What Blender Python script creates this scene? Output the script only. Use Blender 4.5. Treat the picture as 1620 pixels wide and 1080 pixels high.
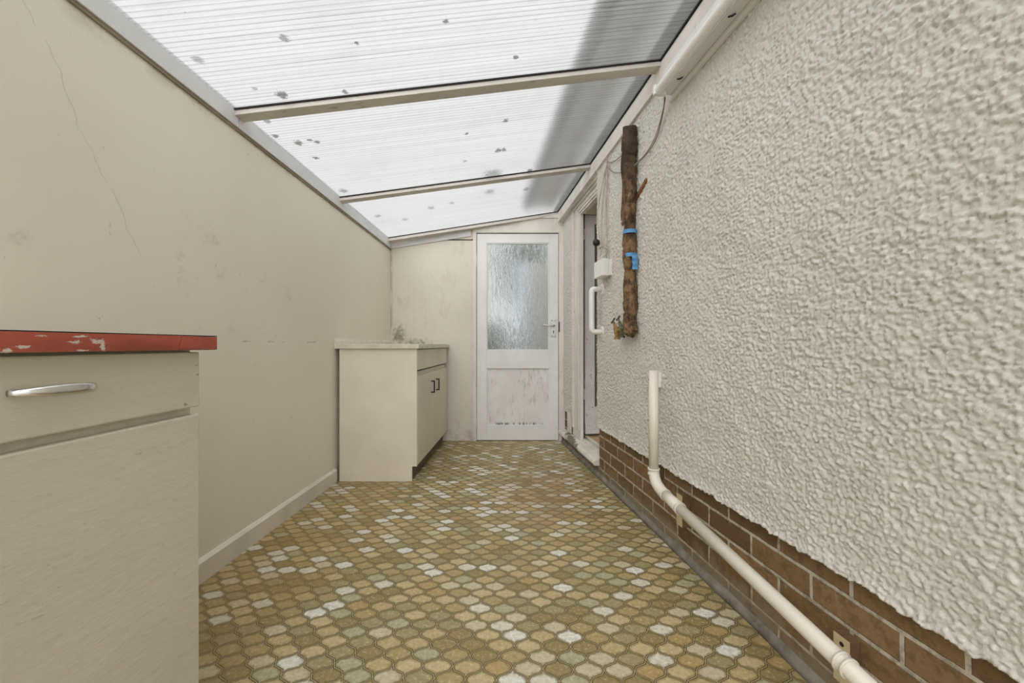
import bpy, bmesh, math, random
import numpy as np
from mathutils import Vector, Matrix, noise
random.seed(7); rng = np.random.default_rng(11)
for o in list(bpy.data.objects): bpy.data.objects.remove(o)
SC = bpy.context.scene; COL = SC.collection
PI = math.pi

# ------------------------------------------------------------------ camera
CZ = 0.92
cam_d = bpy.data.cameras.new('camera'); cam = bpy.data.objects.new('camera', cam_d); COL.objects.link(cam)
cam.location = (0, 0, CZ); cam.rotation_euler = (PI/2, 0, 0)
cam_d.sensor_width = 36; cam_d.lens = 620/1620*36
cam_d.shift_x = -13/1620; cam_d.shift_y = 5/1620
cam_d.clip_start = 0.02; cam_d.clip_end = 200
SC.camera = cam
# ------------------------------------------------------------------ sky (even overcast)
w = bpy.data.worlds.new('overcast_sky'); SC.world = w; w.use_nodes = True
bg = w.node_tree.nodes['Background']; bg.inputs[0].default_value = (0.975, 0.98, 0.985, 1)
# overcast sky: brighter towards the zenith, sun glow behind cloud high at the photographer's back
def _n(t, **k):
    n = w.node_tree.nodes.new(t)
    for a, b in k.items(): setattr(n, a, b)
    return n
_L = w.node_tree.links.new
_tc = _n('ShaderNodeTexCoord'); _sx = _n('ShaderNodeSeparateXYZ'); _L(_tc.outputs['Generated'], _sx.inputs[0])
_mx = _n('ShaderNodeMath', operation='MAXIMUM'); _L(_sx.outputs[2], _mx.inputs[0]); _mx.inputs[1].default_value = 0
SKY_BASE, SKY_ZEN, SKY_GLOW, SKY_POW = .80, .31, 3.4, 3.0
_m1 = _n('ShaderNodeMath', operation='MULTIPLY_ADD'); _L(_mx.outputs[0], _m1.inputs[0]); _m1.inputs[1].default_value = SKY_ZEN; _m1.inputs[2].default_value = SKY_BASE
_dp = _n('ShaderNodeVectorMath', operation='DOT_PRODUCT'); _L(_tc.outputs['Generated'], _dp.inputs[0]); _dp.inputs[1].default_value = (-.1, -.66, .745)
_c = _n('ShaderNodeMath', operation='MAXIMUM'); _L(_dp.outputs['Value'], _c.inputs[0]); _c.inputs[1].default_value = 0
_p = _n('ShaderNodeMath', operation='POWER'); _L(_c.outputs[0], _p.inputs[0]); _p.inputs[1].default_value = SKY_POW
_m2 = _n('ShaderNodeMath', operation='MULTIPLY_ADD'); _L(_p.outputs[0], _m2.inputs[0]); _m2.inputs[1].default_value = SKY_GLOW; _L(_m1.outputs[0], _m2.inputs[2])
_L(_m2.outputs[0], bg.inputs[1])
SC.view_settings.view_transform = 'Standard'; SC.view_settings.look = 'None'
SC.view_settings.gamma = 1; SC.view_settings.use_curve_mapping = False
SC.view_settings.exposure = 0.0

# ------------------------------------------------------------------ node helpers
def lin(c):
    c = c/255.0
    return c/12.92 if c <= 0.04045 else ((c+0.055)/1.055)**2.4
def rgb(r, g, b): return (lin(r), lin(g), lin(b), 1)
class NT:
    def __init__(s, name):
        s.m = bpy.data.materials.new(name); s.m.use_nodes = True; s.t = s.m.node_tree
        s.t.nodes.clear(); s.out = s.t.nodes.new('ShaderNodeOutputMaterial')
    def node(s, typ, **kw):
        n = s.t.nodes.new(typ)
        for k, v in kw.items(): setattr(n, k, v)
        return n
    def put(s, sock, v):
        if isinstance(v, bpy.types.NodeSocket): s.t.links.new(v, sock)
        elif v is not None: sock.default_value = v
    def math(s, op, a, b=None, c=None, clamp=False):
        n = s.node('ShaderNodeMath', operation=op, use_clamp=clamp)
        s.put(n.inputs[0], a)
        if b is not None: s.put(n.inputs[1], b)
        if c is not None: s.put(n.inputs[2], c)
        return n.outputs[0]
    def add(s, a, b): return s.math('ADD', a, b)
    def sub(s, a, b): return s.math('SUBTRACT', a, b)
    def mul(s, a, b): return s.math('MULTIPLY', a, b)
    def mix(s, f, a, b, typ='MIX'):
        n = s.node('ShaderNodeMix', data_type='RGBA', blend_type=typ)
        s.put(n.inputs[0], f); s.put(n.inputs[6], a); s.put(n.inputs[7], b); return n.outputs[2]
    def coord(s, which='Object'): return s.node('ShaderNodeTexCoord').outputs[which]
    def mapv(s, v, scale=(1, 1, 1), loc=(0, 0, 0), rot=(0, 0, 0)):
        n = s.node('ShaderNodeMapping'); s.put(n.inputs[0], v)
        n.inputs[1].default_value = loc; n.inputs[2].default_value = rot; n.inputs[3].default_value = scale; return n.outputs[0]
    def noise(s, v, scale, detail=4, rough=0.55, dist=0.0):
        n = s.node('ShaderNodeTexNoise'); s.put(n.inputs['Vector'], v); n.inputs['Scale'].default_value = scale
        n.inputs['Detail'].default_value = detail; n.inputs['Roughness'].default_value = rough; n.inputs['Distortion'].default_value = dist
        return n.outputs[0]
    def ramp(s, f, lo, hi, a=0.0, b=1.0):
        n = s.node('ShaderNodeMapRange', interpolation_type='SMOOTHSTEP'); s.put(n.inputs[0], f)
        n.inputs[1].default_value = lo; n.inputs[2].default_value = hi; n.inputs[3].default_value = a; n.inputs[4].default_value = b
        return n.outputs[0]
    def sep(s, v):
        n = s.node('ShaderNodeSeparateXYZ'); s.put(n.inputs[0], v); return n.outputs
    def comb(s, x, y, z=0.0):
        n = s.node('ShaderNodeCombineXYZ'); s.put(n.inputs[0], x); s.put(n.inputs[1], y); s.put(n.inputs[2], z); return n.outputs[0]
    def bump(s, h, strength=0.5, dist=0.01, nrm=None):
        n = s.node('ShaderNodeBump'); s.put(n.inputs['Height'], h); n.inputs['Strength'].default_value = strength
        n.inputs['Distance'].default_value = dist
        if nrm is not None: s.put(n.inputs['Normal'], nrm)
        return n.outputs[0]
    def sblob(s, co, p, r):
        v = s.node('ShaderNodeVectorMath', operation='SUBTRACT'); s.put(v.inputs[0], co); v.inputs[1].default_value = p
        v2 = s.node('ShaderNodeVectorMath', operation='DIVIDE'); s.put(v2.inputs[0], v.outputs[0]); v2.inputs[1].default_value = r
        l = s.node('ShaderNodeVectorMath', operation='LENGTH'); s.put(l.inputs[0], v2.outputs[0])
        return s.ramp(l.outputs['Value'], 0, 1, 1.0, 0.0)
    def blob(s, co, p, r, amp=0.5, nz=None, inv=None):
        """soft edged irregular spot around p (tuple), radii r; 1 inside"""
        v = s.node('ShaderNodeVectorMath', operation='SUBTRACT'); s.put(v.inputs[0], co); v.inputs[1].default_value = p
        v2 = s.node('ShaderNodeVectorMath', operation='DIVIDE'); s.put(v2.inputs[0], v.outputs[0]); v2.inputs[1].default_value = r
        l = s.node('ShaderNodeVectorMath', operation='LENGTH'); s.put(l.inputs[0], v2.outputs[0])
        d = l.outputs['Value']
        if nz is not None: d = s.add(d, s.mul(s.sub(nz, 0.5), amp*4))
        return s.ramp(d, 0.6, 1.15, 1.0, 0.0)
    def bsdf(s, color, rough=0.5, normal=None, metallic=0.0, spec=0.5, **kw):
        n = s.node('ShaderNodeBsdfPrincipled')
        s.put(n.inputs['Base Color'], color); s.put(n.inputs['Roughness'], rough); n.inputs['Metallic'].default_value = metallic
        n.inputs['Specular IOR Level'].default_value = spec
        if normal is not None: s.put(n.inputs['Normal'], normal)
        for k, v in kw.items(): s.put(n.inputs[k], v)
        s.t.links.new(n.outputs[0], s.out.inputs[0]); return s.m

def paint(name, col, rough=0.5, mott=0.06, mscale=3.0, bump=0.15, bscale=60, dirt=0.0, dirtcol=(90, 80, 60), dscale=18, dlo=.62, dhi=.75, stretch=(1, 1, 1)):
    n = NT(name); co = n.coord(); cs = n.mapv(co, stretch)
    a = n.noise(cs, mscale, 4); base = rgb(*col)
    dark = tuple(c*(1-2.2*mott) for c in base[:3])+(1,); lightc = tuple(min(1, c*(1+mott)) for c in base[:3])+(1,)
    c = n.mix(n.ramp(a, .3, .7), dark, lightc)
    if dirt > 0:
        d = n.mul(n.ramp(n.noise(cs, dscale, 6, .65), dlo, dhi), n.ramp(n.noise(co, 2.3, 2), .42, .62))
        c = n.mix(n.mul(d, dirt), c, rgb(*dirtcol))
    h = n.noise(cs, bscale, 5, .6)
    return n.bsdf(c, rough, n.bump(h, bump, .004))

M = {}
M['white_gloss'] = paint('white_gloss_paint', (226, 224, 222), .38, .03, 4, .12, 80, .45, (120, 108, 88), 40, .64, .74)
M['frame_paint'] = paint('aged_white_frame_paint', (222, 217, 208), .45, .05, 6, .3, 90, .7, (112, 96, 70), 35, .6, .7, (1, 1, .35))
M['rafter_paint'] = paint('rafter_paint', (205, 199, 190), .5, .05, 7, .3, 70, .6, (120, 105, 85), 30, .6, .7, (.35, 1, 1))
M['fascia_grey'] = paint('fascia_pale_grey', (214, 214, 213), .42, .03, 4, .08, 60, .5, (120, 110, 98), 26, .68, .74)
M['cream_cab'] = paint('cream_cabinet_board', (226, 218, 198), .45, .035, 3, .05, 40, .5, (150, 140, 118), 30, .66, .76)
M['cream_cab_front'] = paint('cream_cabinet_front', (220, 212, 190), .42, .03, 3, .05, 40, .4, (140, 130, 108), 30, .66, .76)
M['old_paint'] = paint('old_brushed_cream_paint', (206, 199, 182), .4, .03, 3, .6, 44, .8, (112, 104, 88), 60, .64, .70, (1, .35, 1))
M['laminate'] = paint('pale_laminate', (212, 205, 188), .35, .05, 14, .03, 50)
M['dark_gap'] = paint('dark_rubber', (28, 24, 20), .8, .02)
M['kick'] = paint('kick_board_brown', (96, 86, 68), .55, .1, 8, .1)
M['black_plastic'] = paint('black_plastic', (30, 28, 26), .4, .02)
M['pvc'] = paint('cream_pvc', (222, 214, 200), .33, .02, 5, .02, 30, .35, (140, 120, 92), 14, .64, .76)
M['white_plastic'] = paint('white_plastic', (232, 230, 224), .35, .02, 4, .02)
M['tube_glass'] = paint('unlit_fluorescent_tube', (236, 235, 230), .25, .01, 4, .01)
M['block_face'] = paint('cream_painted_block', (205, 188, 150), .55, .05, 20, .2)
M['block_side'] = paint('raw_block_wood', (104, 78, 50), .7, .12, 20, .3)
M['wood_stick'] = paint('old_timber', (128, 82, 52), .7, .14, 30, .3, 60, stretch=(1, .2, .2))
M['verdigris'] = paint('verdigris_brass', (104, 96, 62), .55, .2, 60, .3, 90, .8, (66, 92, 72), 50, .45, .6)
M['brass'] = paint('tarnished_brass', (150, 112, 54), .45, .2, 60, .2, 80, .6, (70, 62, 40), 50, .5, .6)
M['blue_tape'] = paint('blue_tape', (82, 142, 190), .5, .08, 30, .2, 60)
M['cable'] = paint('grey_white_cable', (186, 178, 162), .5, .12, 20, .1)
M['cable_dark'] = paint('grey_thin_cable', (128, 120, 104), .5, .12, 20, .1)
M['cement'] = paint('cement_fillet', (132, 126, 114), .9, .14, 12, .7, 45, .6, (84, 78, 68), 14, .5, .62)
M['floor_wood'] = paint('tan_boards_inside', (190, 160, 122), .6, .08, 8, .2, 40)
M['inner_dim'] = paint('inner_room_shade_paint', (120, 112, 98), .8, .04)  # colour kept dark so the indoor dimness is painted in
M['chip_white'] = paint('bare_undercoat', (206, 196, 186), .6, .04, 30, .1)
M['gutter'] = paint('grey_gutter', (92, 92, 92), .5, .04)
M['soffit'] = paint('soffit_board', (190, 188, 184), .6, .04)
M['concrete'] = paint('yard_concrete', (150, 146, 138), .9, .1, 4, .3)
M['leaf'] = paint('hedge_leaf', (64, 78, 42), .6, .2, 9, .2)
M['bark'] = paint('bark', (84, 72, 58), .9, .15, 9, .4)
M['downpipe_blue'] = paint('pale_blue_plastic', (190, 212, 228), .4, .03)
M['yard_wall'] = paint('yard_wall_paint', (176, 172, 158), .85, .08, 3, .5, 60)
def metal():
    n = NT('chrome_metal'); return n.bsdf((.72, .71, .68, 1), .22, n.bump(n.noise(n.coord(), 60, 3), .08, .002), metallic=1.0)
M['chrome'] = metal()
def metal2():
    n = NT('satin_aluminium'); return n.bsdf((.55, .54, .52, 1), .42, n.bump(n.noise(n.coord(), 200, 3), .2, .001), metallic=1.0)
M['satin'] = metal2()

# ---- left wall paint: smooth board, hairline crack, smudges
def wall_left_mat():
    n = NT('cream_board_paint'); co = n.coord(); x, y, z = n.sep(co)
    a = n.noise(co, 1.3, 3); c = n.mix(n.ramp(a, .3, .7), rgb(221, 214, 198), rgb(226, 220, 204))
    nz = n.noise(co, 9, 6, .65)
    # rubbed smudges, at the height of the worktop and in the middle of the wall
    sm = n.ramp(n.noise(n.mapv(co, (1, 1, 1.6), (3.1, 0, 0)), 6, 6, .7), .56, .74)
    band = n.blob(co, (-1.245, 1.7, 1.18), (2, .75, .22), .5, nz)
    c = n.mix(n.mul(n.mul(sm, band), .35), c, rgb(142, 134, 118))
    sp = n.ramp(n.noise(n.mapv(co, (1, 1, .6), (0, 5, 2)), 34, 4, .6), .70, .76)
    c = n.mix(n.mul(sp, .5), c, rgb(140, 130, 112))
    # scuff line level with the worktop
    sl = n.mul(n.ramp(n.math('ABSOLUTE', n.sub(z, n.add(.935, n.mul(n.sub(nz, .5), .01)))), .001, .005, 1, 0), n.ramp(n.noise(co, 14, 3), .48, .6))
    sl = n.mul(sl, n.ramp(y, .92, 1.0)); c = n.mix(n.mul(sl, .55), c, rgb(120, 110, 92))
    # hairline crack wandering down the wall
    cx = n.add(n.add(.98, n.mul(n.sub(1.78, z), .55)), n.mul(n.sub(n.noise(n.comb(0., 0., n.mul(z, 1.0)), 5, 3), .5), .12))
    cr = n.ramp(n.math('ABSOLUTE', n.sub(y, cx)), .0006, .0022, 1, 0)
    cr = n.mul(cr, n.mul(n.ramp(z, 1.15, 1.25), n.ramp(n.noise(co, 20, 2), .38, .5)))
    c = n.mix(n.mul(cr, .28), c, rgb(120, 112, 98))
    # mottled darker band along the ceiling line
    gr = n.mul(n.ramp(z, 1.80, 1.86), n.ramp(nz, .45, .6)); c = n.mix(n.mul(gr, .3), c, rgb(140, 128, 100))
    h = n.add(n.noise(co, 30, 4), n.mul(n.noise(co, 2.2, 2), 6))
    return n.bsdf(c, .5, n.bump(h, .12, .004))
M['wall_left'] = wall_left_mat()
def wall_back_mat():
    n = NT('cream_plaster_paint'); co = n.coord(); x, y, z = n.sep(co)
    nz = n.noise(co, 14, 6, .7)
    c = n.mix(n.ramp(n.noise(co, 2.2, 4), .3, .7), rgb(208, 202, 187), rgb(215, 209, 196))
    st = n.ramp(n.noise(n.mapv(co, (1, 1, .5)), 7, 6, .7), .52, .72); c = n.mix(n.mul(st, .28), c, rgb(168, 156, 126))
    m1 = n.sblob(co, (-1.165, 3.76, 1.01), (.14, 1, .19)); m2 = n.mul(n.sblob(co, (-1.0, 3.76, .94), (.36, 1, .09)), .8)
    mold = n.ramp(n.add(n.math('MAXIMUM', m1, m2), n.mul(n.sub(n.noise(co, 30, 8, .75), .5), 2.6)), .35, 1.25)
    c = n.mix(n.mul(mold, .85), c, rgb(92, 84, 66))
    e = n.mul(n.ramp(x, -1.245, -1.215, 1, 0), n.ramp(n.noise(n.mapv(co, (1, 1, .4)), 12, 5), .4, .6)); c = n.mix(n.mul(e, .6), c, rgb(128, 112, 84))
    b = n.mul(n.ramp(z, .02, .3, 1, 0), n.ramp(nz, .48, .62)); c = n.mix(n.mul(b, .35), c, rgb(150, 136, 104))
    return n.bsdf(c, .6, n.bump(n.noise(co, 26, 5), .4, .006))
M['wall_back'] = wall_back_mat()
def render_mat():
    n = NT('painted_roughcast'); co = n.coord()
    f = n.noise(co, 160, 5, .65); c = n.mix(n.ramp(n.noise(co, 2.0, 4), .3, .7), rgb(209, 206, 197), rgb(216, 213, 204))
    sp = n.ramp(n.noise(n.mapv(co, (1, 1, 2.0)), 26, 5, .7), .70, .76); c = n.mix(n.mul(sp, .45), c, rgb(150, 146, 126))
    return n.bsdf(c, .75, n.bump(f, .5, .004), spec=.3)
M['render'] = render_mat()
def brick_mat():
    n = NT('brown_brick'); uv = n.coord('UV'); nz3 = n.noise(uv, 7, 4)
    warp = n.node('ShaderNodeVectorMath', operation='ADD'); n.put(warp.inputs[0], uv)
    n.put(warp.inputs[1], n.comb(n.mul(n.sub(n.noise(uv, 9, 3), .5), .006), n.mul(n.sub(n.noise(n.mapv(uv, (1, 1, 1), (4, 2, 0)), 9, 3), .5), .006)))
    b = n.node('ShaderNodeTexBrick', offset=.5, offset_frequency=2, squash=1.0, squash_frequency=2)
    n.put(b.inputs['Vector'], warp.outputs[0]); b.inputs['Color1'].default_value = rgb(142, 114, 80); b.inputs['Color2'].default_value = rgb(108, 84, 56)
    b.inputs['Mortar'].default_value = rgb(190, 180, 160); b.inputs['Scale'].default_value = 1; b.inputs['Mortar Size'].default_value = .0062
    b.inputs['Mortar Smooth'].default_value = .25; b.inputs['Bias'].default_value = 0; b.inputs['Brick Width'].default_value = .225; b.inputs['Row Height'].default_value = .075
    f = b.outputs['Fac']; c = b.outputs['Color']
    c = n.mix(n.mul(n.ramp(n.noise(uv, 26, 7, .75), .44, .62), .55), c, rgb(88, 70, 48))
    c = n.mix(n.mul(n.ramp(n.noise(n.mapv(uv, (1, .5, 1), (3, 8, 0)), 30, 7, .8), .58, .72), .5), c, rgb(176, 160, 134))
    c = n.mix(n.mul(n.ramp(n.noise(n.mapv(uv, (1, 1, 1), (7, 3, 0)), 120, 3), .70, .76), .6), c, rgb(190, 176, 150))   # paint and mortar splashes
    u, v, _ = n.sep(uv)
    cem = n.mul(n.ramp(n.add(v, n.mul(n.sub(nz3, .5), .25)), .05, .12, 1, 0), n.ramp(n.noise(uv, 16, 5), .3, .5)); c = n.mix(n.mul(cem, .7), c, rgb(140, 130, 112))
    h = n.add(n.mul(f, -1.0), n.mul(n.noise(uv, 90, 5), .35))
    return n.bsdf(c, .85, n.bump(h, .9, .006), spec=.25)
M['brick'] = brick_mat()
# ---- vinyl floor with ogee tiles
def floor_mat():
    n = NT('ogee_pattern_vinyl'); co = n.mapv(n.coord(), (1, 1, 1), (.013, .006, 0), (0, 0, math.radians(1.8))); x, y, z = n.sep(co)
    u = n.mul(x, 1/.086); v = n.mul(y, 1/.083)
    a = n.add(u, v); b = n.sub(u, v); k = .072
    A = n.add(a, n.mul(n.math('SINE', n.mul(b, 2*PI)), k)); B = n.add(b, n.mul(n.math('SINE', n.mul(a, 2*PI)), k))
    A = n.add(A, n.mul(n.math('SINE', n.mul(b, 6*PI)), -.010)); B = n.add(B, n.mul(n.math('SINE', n.mul(a, 6*PI)), -.010))
    fa = n.math('FRACT', A); fb = n.math('FRACT', B)
    da = n.sub(.5, n.math('ABSOLUTE', n.sub(fa, .5))); db = n.sub(.5, n.math('ABSOLUTE', n.sub(fb, .5)))
    e = n.math('MINIMUM', da, db)
    wn = n.node('ShaderNodeTexWhiteNoise', noise_dimensions='3D'); n.put(wn.inputs['Vector'], n.comb(n.math('FLOOR', A), n.math('FLOOR', B), 3.3))
    r = wn.outputs['Value']
    cr = n.node('ShaderNodeValToRGB'); n.put(cr.inputs[0], r); cr.color_ramp.interpolation = 'CONSTANT'
    cols = [(0, (146, 128, 84)), (.14, (168, 148, 102)), (.30, (184, 163, 118)), (.44, (156, 144, 104)), (.56, (192, 172, 130)), (.66, (174, 148, 98)), (.72, (170, 166, 134)), (.79, (196, 184, 152)), (.87, (214, 208, 190)), (.93, (222, 220, 208))]
    els = cr.color_ramp.elements
    while len(els) < len(cols): els.new(.5)
    for i, (p, c) in enumerate(cols): els[i].position = p; els[i].color = rgb(*c)
    c = cr.outputs[0]
    mot = n.noise(co, 70, 6, .72); c = n.mix(n.ramp(mot, .40, .60, .55, 0), c, n.mix(.5, c, rgb(112, 96, 52)))
    c = n.mix(n.mul(n.ramp(n.noise(n.mapv(co, (1, 1, 1), (9, 1, 0)), 95, 7, .8), .53, .62), .45), c, rgb(216, 206, 176))
    # olive tint around every tile's rim
    rim = n.ramp(n.add(e, n.mul(n.sub(n.noise(co, 45, 5, .7), .5), .5)), .05, .20, 1, 0); c = n.mix(n.mul(rim, .62), c, rgb(116, 104, 56))
    # double line: dark, thin pale core, dark
    line = n.ramp(n.add(e, n.mul(n.sub(mot, .5), .05)), .046, .066, 1, 0); c = n.mix(n.mul(line, .92), c, rgb(70, 54, 32))
    core = n.ramp(e, .012, .028, 1, 0); c = n.mix(n.mul(core, .85), c, rgb(178, 160, 118))
    # rusty walked-on patch and greener edge by the left wall
    st = n.mul(n.blob(n.coord(), (.16, 2.45, 0), (.30, .5, 1), .5, n.noise(co, 5, 4)), .38); c = n.mix(st, c, n.mix(.6, c, rgb(150, 104, 56)))
    st2 = n.mul(n.blob(n.coord(), (-1.1, 1.9, 0), (.4, 1.2, 1), .4, n.noise(co, 5, 4)), .4); c = n.mix(st2, c, n.mix(.5, c, rgb(150, 116, 48)))
    h = n.add(n.mul(line, -.7), n.add(n.mul(core, .5), n.mul(mot, .25)))
    return n.bsdf(c, n.ramp(mot, .3, .7, .42, .6), n.bump(h, .35, .002), spec=.4)
M['floor'] = floor_mat()
# ---- fluted polycarbonate
ROOF_SPOTS = []
def roof_mat():
    n = NT('fluted_polycarbonate'); uv = n.coord('UV'); u, v, _ = n.sep(uv)
    fl = n.math('FRACT', n.mul(v, 1/.0205)); wall = n.ramp(n.math('ABSOLUTE', n.sub(fl, .5)), .36, .48)
    jit = n.noise(n.comb(n.mul(u, .35), n.mul(v, 26.0)), 1.0, 4, .7)
    jit2 = n.noise(n.comb(n.mul(u, .6), n.mul(v, 95.0)), 1.0, 3, .7)
    cold = n.mix(n.mul(wall, n.ramp(jit, .3, .7, .35, 1.0)), (.93, .94, .94, 1), (.50, .51, .51, 1))
    cold = n.mix(n.ramp(jit2, .35, .7, 0, .22), cold, (.55, .56, .56, 1))
    nz = n.noise(n.comb(n.mul(u, 1.0), n.mul(v, 1.6)), 55, 4, .7)
    dirt = None
    for (p, q, r1, r2, s) in ROOF_SPOTS:
        d = n.mul(n.blob(uv, (p, q, 0), (r1, r2, 1), .8, nz), s); dirt = d if dirt is None else n.math('MAXIMUM', dirt, d)
    sp = n.mul(n.ramp(n.noise(n.mapv(uv, (1, 1.4, 1)), 38, 3, .6), .725, .76), .6)
    dirt = sp if dirt is None else n.math('MAXIMUM', dirt, sp)
    film = n.mul(n.ramp(n.noise(uv, 2.4, 4, .6), .5, .8), .10)
    dirt = n.math('MAXIMUM', dirt, film)
    cold = n.mix(dirt, cold, (.10, .11, .09, 1))
    bmp = n.bump(n.add(n.mul(wall, 1.0), jit2), .6, .002)
    tr = n.node('ShaderNodeBsdfTranslucent'); n.put(tr.inputs[0], cold); n.put(tr.inputs['Normal'], bmp)
    tp = n.node('ShaderNodeBsdfRefraction'); n.put(tp.inputs[0], cold); tp.inputs['IOR'].default_value = 1.08; tp.inputs['Roughness'].default_value = .42; n.put(tp.inputs['Normal'], bmp)
    rf = n.node('ShaderNodeBsdfDiffuse'); n.put(rf.inputs[0], (.75, .76, .76, 1))
    g = n.node('ShaderNodeBsdfGlossy'); g.inputs['Roughness'].default_value = .3; n.put(g.inputs['Normal'], bmp)
    m1 = n.node('ShaderNodeMixShader'); n.put(m1.inputs[0], n.ramp(jit2, .3, .75, .78, .92)); n.put(m1.inputs[1], tr.outputs[0]); n.put(m1.inputs[2], tp.outputs[0])
    m2 = n.node('ShaderNodeMixShader'); m2.inputs[0].default_value = .18; n.put(m2.inputs[1], m1.outputs[0]); n.put(m2.inputs[2], rf.outputs[0])
    m3 = n.node('ShaderNodeMixShader'); m3.inputs[0].default_value = .04; n.put(m3.inputs[1], m2.outputs[0]); n.put(m3.inputs[2], g.outputs[0])
    n.t.links.new(m3.outputs[0], n.out.inputs[0]); return n.m
def glass_mat():
    n = NT('rippled_obscure_glass'); co = n.coord(); cs = n.mapv(co, (1, 1, .38))
    h = n.add(n.noise(cs, 34, 3, .55, 1.2), n.mul(n.noise(cs, 90, 3, .5, .8), .25))
    g = n.node('ShaderNodeBsdfRefraction'); g.inputs['IOR'].default_value = 1.22; g.inputs['Roughness'].default_value = .03
    g.inputs[0].default_value = (.93, .95, .95, 1); n.put(g.inputs['Normal'], n.bump(h, .8, .017))
    gl = n.node('ShaderNodeBsdfGlossy'); gl.inputs['Roughness'].default_value = .12; n.put(gl.inputs['Normal'], n.bump(h, .6, .01))
    t = n.node('ShaderNodeBsdfTranslucent'); t.inputs[0].default_value = (.8, .83, .83, 1)
    m = n.node('ShaderNodeMixShader'); m.inputs[0].default_value = .12; n.put(m.inputs[1], g.outputs[0]); n.put(m.inputs[2], t.outputs[0])
    m2 = n.node('ShaderNodeMixShader'); m2.inputs[0].default_value = .07; n.put(m2.inputs[1], m.outputs[0]); n.put(m2.inputs[2], gl.outputs[0])
    n.t.links.new(m2.outputs[0], n.out.inputs[0]); return n.m
M['obscure'] = glass_mat()
def clear_mat():
    n = NT('dark_window_glass')
    return n.bsdf((.9, .92, .92, 1), .03, None, **{'Transmission Weight': 1.0, 'IOR': 1.02})
M['clear'] = clear_mat()
def red_mat():
    n = NT('chipped_red_paint'); co = n.coord(); x, y, z = n.sep(co)
    c = n.mix(n.ramp(n.noise(n.mapv(co, (1, .4, 1)), 26, 4), .3, .7), rgb(146, 70, 53), rgb(176, 86, 65))
    c = n.mix(n.mul(n.ramp(n.noise(n.mapv(co, (1, .3, 1), (2, 0, 0)), 40, 5), .56, .68), .45), c, rgb(110, 58, 42))
    nz = n.noise(n.mapv(co, (1, .45, 1)), 260, 4, .65)
    ch = None
    for (yy, zz, ry, rz) in ((.648, .9255, .009, .003), (.657, .919, .0035, .009), (.617, .9245, .007, .002), (.626, .933, .010, .0016), (.571, .933, .006, .0014), (.551, .917, .008, .002), (.625, .911, .007, .0015), (.535, .912, .006, .003)):
        b = n.blob(co, (-.7, yy, zz), (1, ry*1.15, rz*1.15), .9, nz); ch = b if ch is None else n.math('MAXIMUM', ch, b)
    c = n.mix(ch, c, rgb(206, 192, 180))
    c = n.mix(n.mul(n.ramp(z, .9085, .911, 1, 0), .6), c, rgb(92, 86, 56))
    return n.bsdf(c, .42, n.bump(n.add(n.mul(ch, -1), n.mul(n.noise(co, 50, 3), .4)), .4, .002))
M['red'] = red_mat()
def door_panel_mat():
    n = NT('weathered_panel_paint'); co = n.coord(); x, y, z = n.sep(co); cs = n.mapv(co, (1, 1, .3))
    c = n.mix(n.ramp(n.noise(co, 5, 4), .3, .7), rgb(216, 213, 210), rgb(226, 224, 221))
    gr = n.mul(n.ramp(n.noise(cs, 46, 6, .7), .50, .66), n.ramp(n.noise(co, 3.4, 3), .42, .62)); c = n.mix(n.mul(gr, .5), c, rgb(150, 144, 134))
    lo = n.mul(n.ramp(z, .15, .185, 1, 0), n.ramp(n.noise(n.mapv(co, (1, 1, .1)), 40, 4), .48, .56)); lo = n.mul(lo, n.mul(n.ramp(x, -.28, -.2), n.ramp(x, .16, .24, 1, 0)))
    c = n.mix(n.mul(lo, .95), c, rgb(76, 62, 42))
    return n.bsdf(c, .5, n.bump(n.noise(cs, 60, 5), .5, .004))
M['door_panel'] = door_panel_mat()
def lag_mat():
    n = NT('rotten_felt_lagging'); co = n.coord()
    c = n.mix(n.ramp(n.noise(n.mapv(co, (1, 1, .6)), 26, 6, .7), .38, .62), rgb(66, 50, 36), rgb(134, 106, 76))
    x, y, z = n.sep(co)
    c = n.mix(n.mul(n.ramp(z, 1.62, 1.95), .75), c, rgb(60, 50, 42))
    c = n.mix(n.mul(n.ramp(n.noise(co, 30, 4), .62, .7), .5), c, rgb(160, 132, 100))
    return n.bsdf(c, .8, n.bump(n.add(n.noise(co, 34, 5), n.mul(n.math('SINE', n.mul(z, 900)), .05)), .7, .008), spec=.25)
M['lagging'] = lag_mat()
def sill_mat():
    n = NT('flaking_white_sill_paint'); co = n.coord()
    c = n.mix(n.ramp(n.noise(co, 10, 4), .3, .7), rgb(206, 200, 186), rgb(222, 217, 206))
    f = n.mul(n.blob(co, (.435, 3.36, .11), (.035, .24, .2), .8, n.noise(co, 16, 5, .7)), 1.0)
    c = n.mix(f, c, rgb(112, 104, 92))
    return n.bsdf(c, .6, n.bump(n.add(n.mul(f, -1), n.mul(n.noise(co, 40, 4), .5)), .6, .004))
M['sill'] = sill_mat()
def side_door_mat():
    n = NT('flaking_side_door_paint'); co = n.coord()
    c = n.mix(n.ramp(n.noise(co, 6, 4), .3, .7), rgb(196, 193, 188), rgb(208, 205, 200))
    f = n.mul(n.ramp(n.noise(n.mapv(co, (1, 1, .6)), 34, 5, .7), .60, .66), n.ramp(n.sep(co)[2], .7, 1.25, 1, 0)); c = n.mix(n.mul(f, .8), c, rgb(120, 92, 66))
    return n.bsdf(c, .5, n.bump(n.noise(co, 60, 5), .4, .004))
M['side_door'] = side_door_mat()

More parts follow.
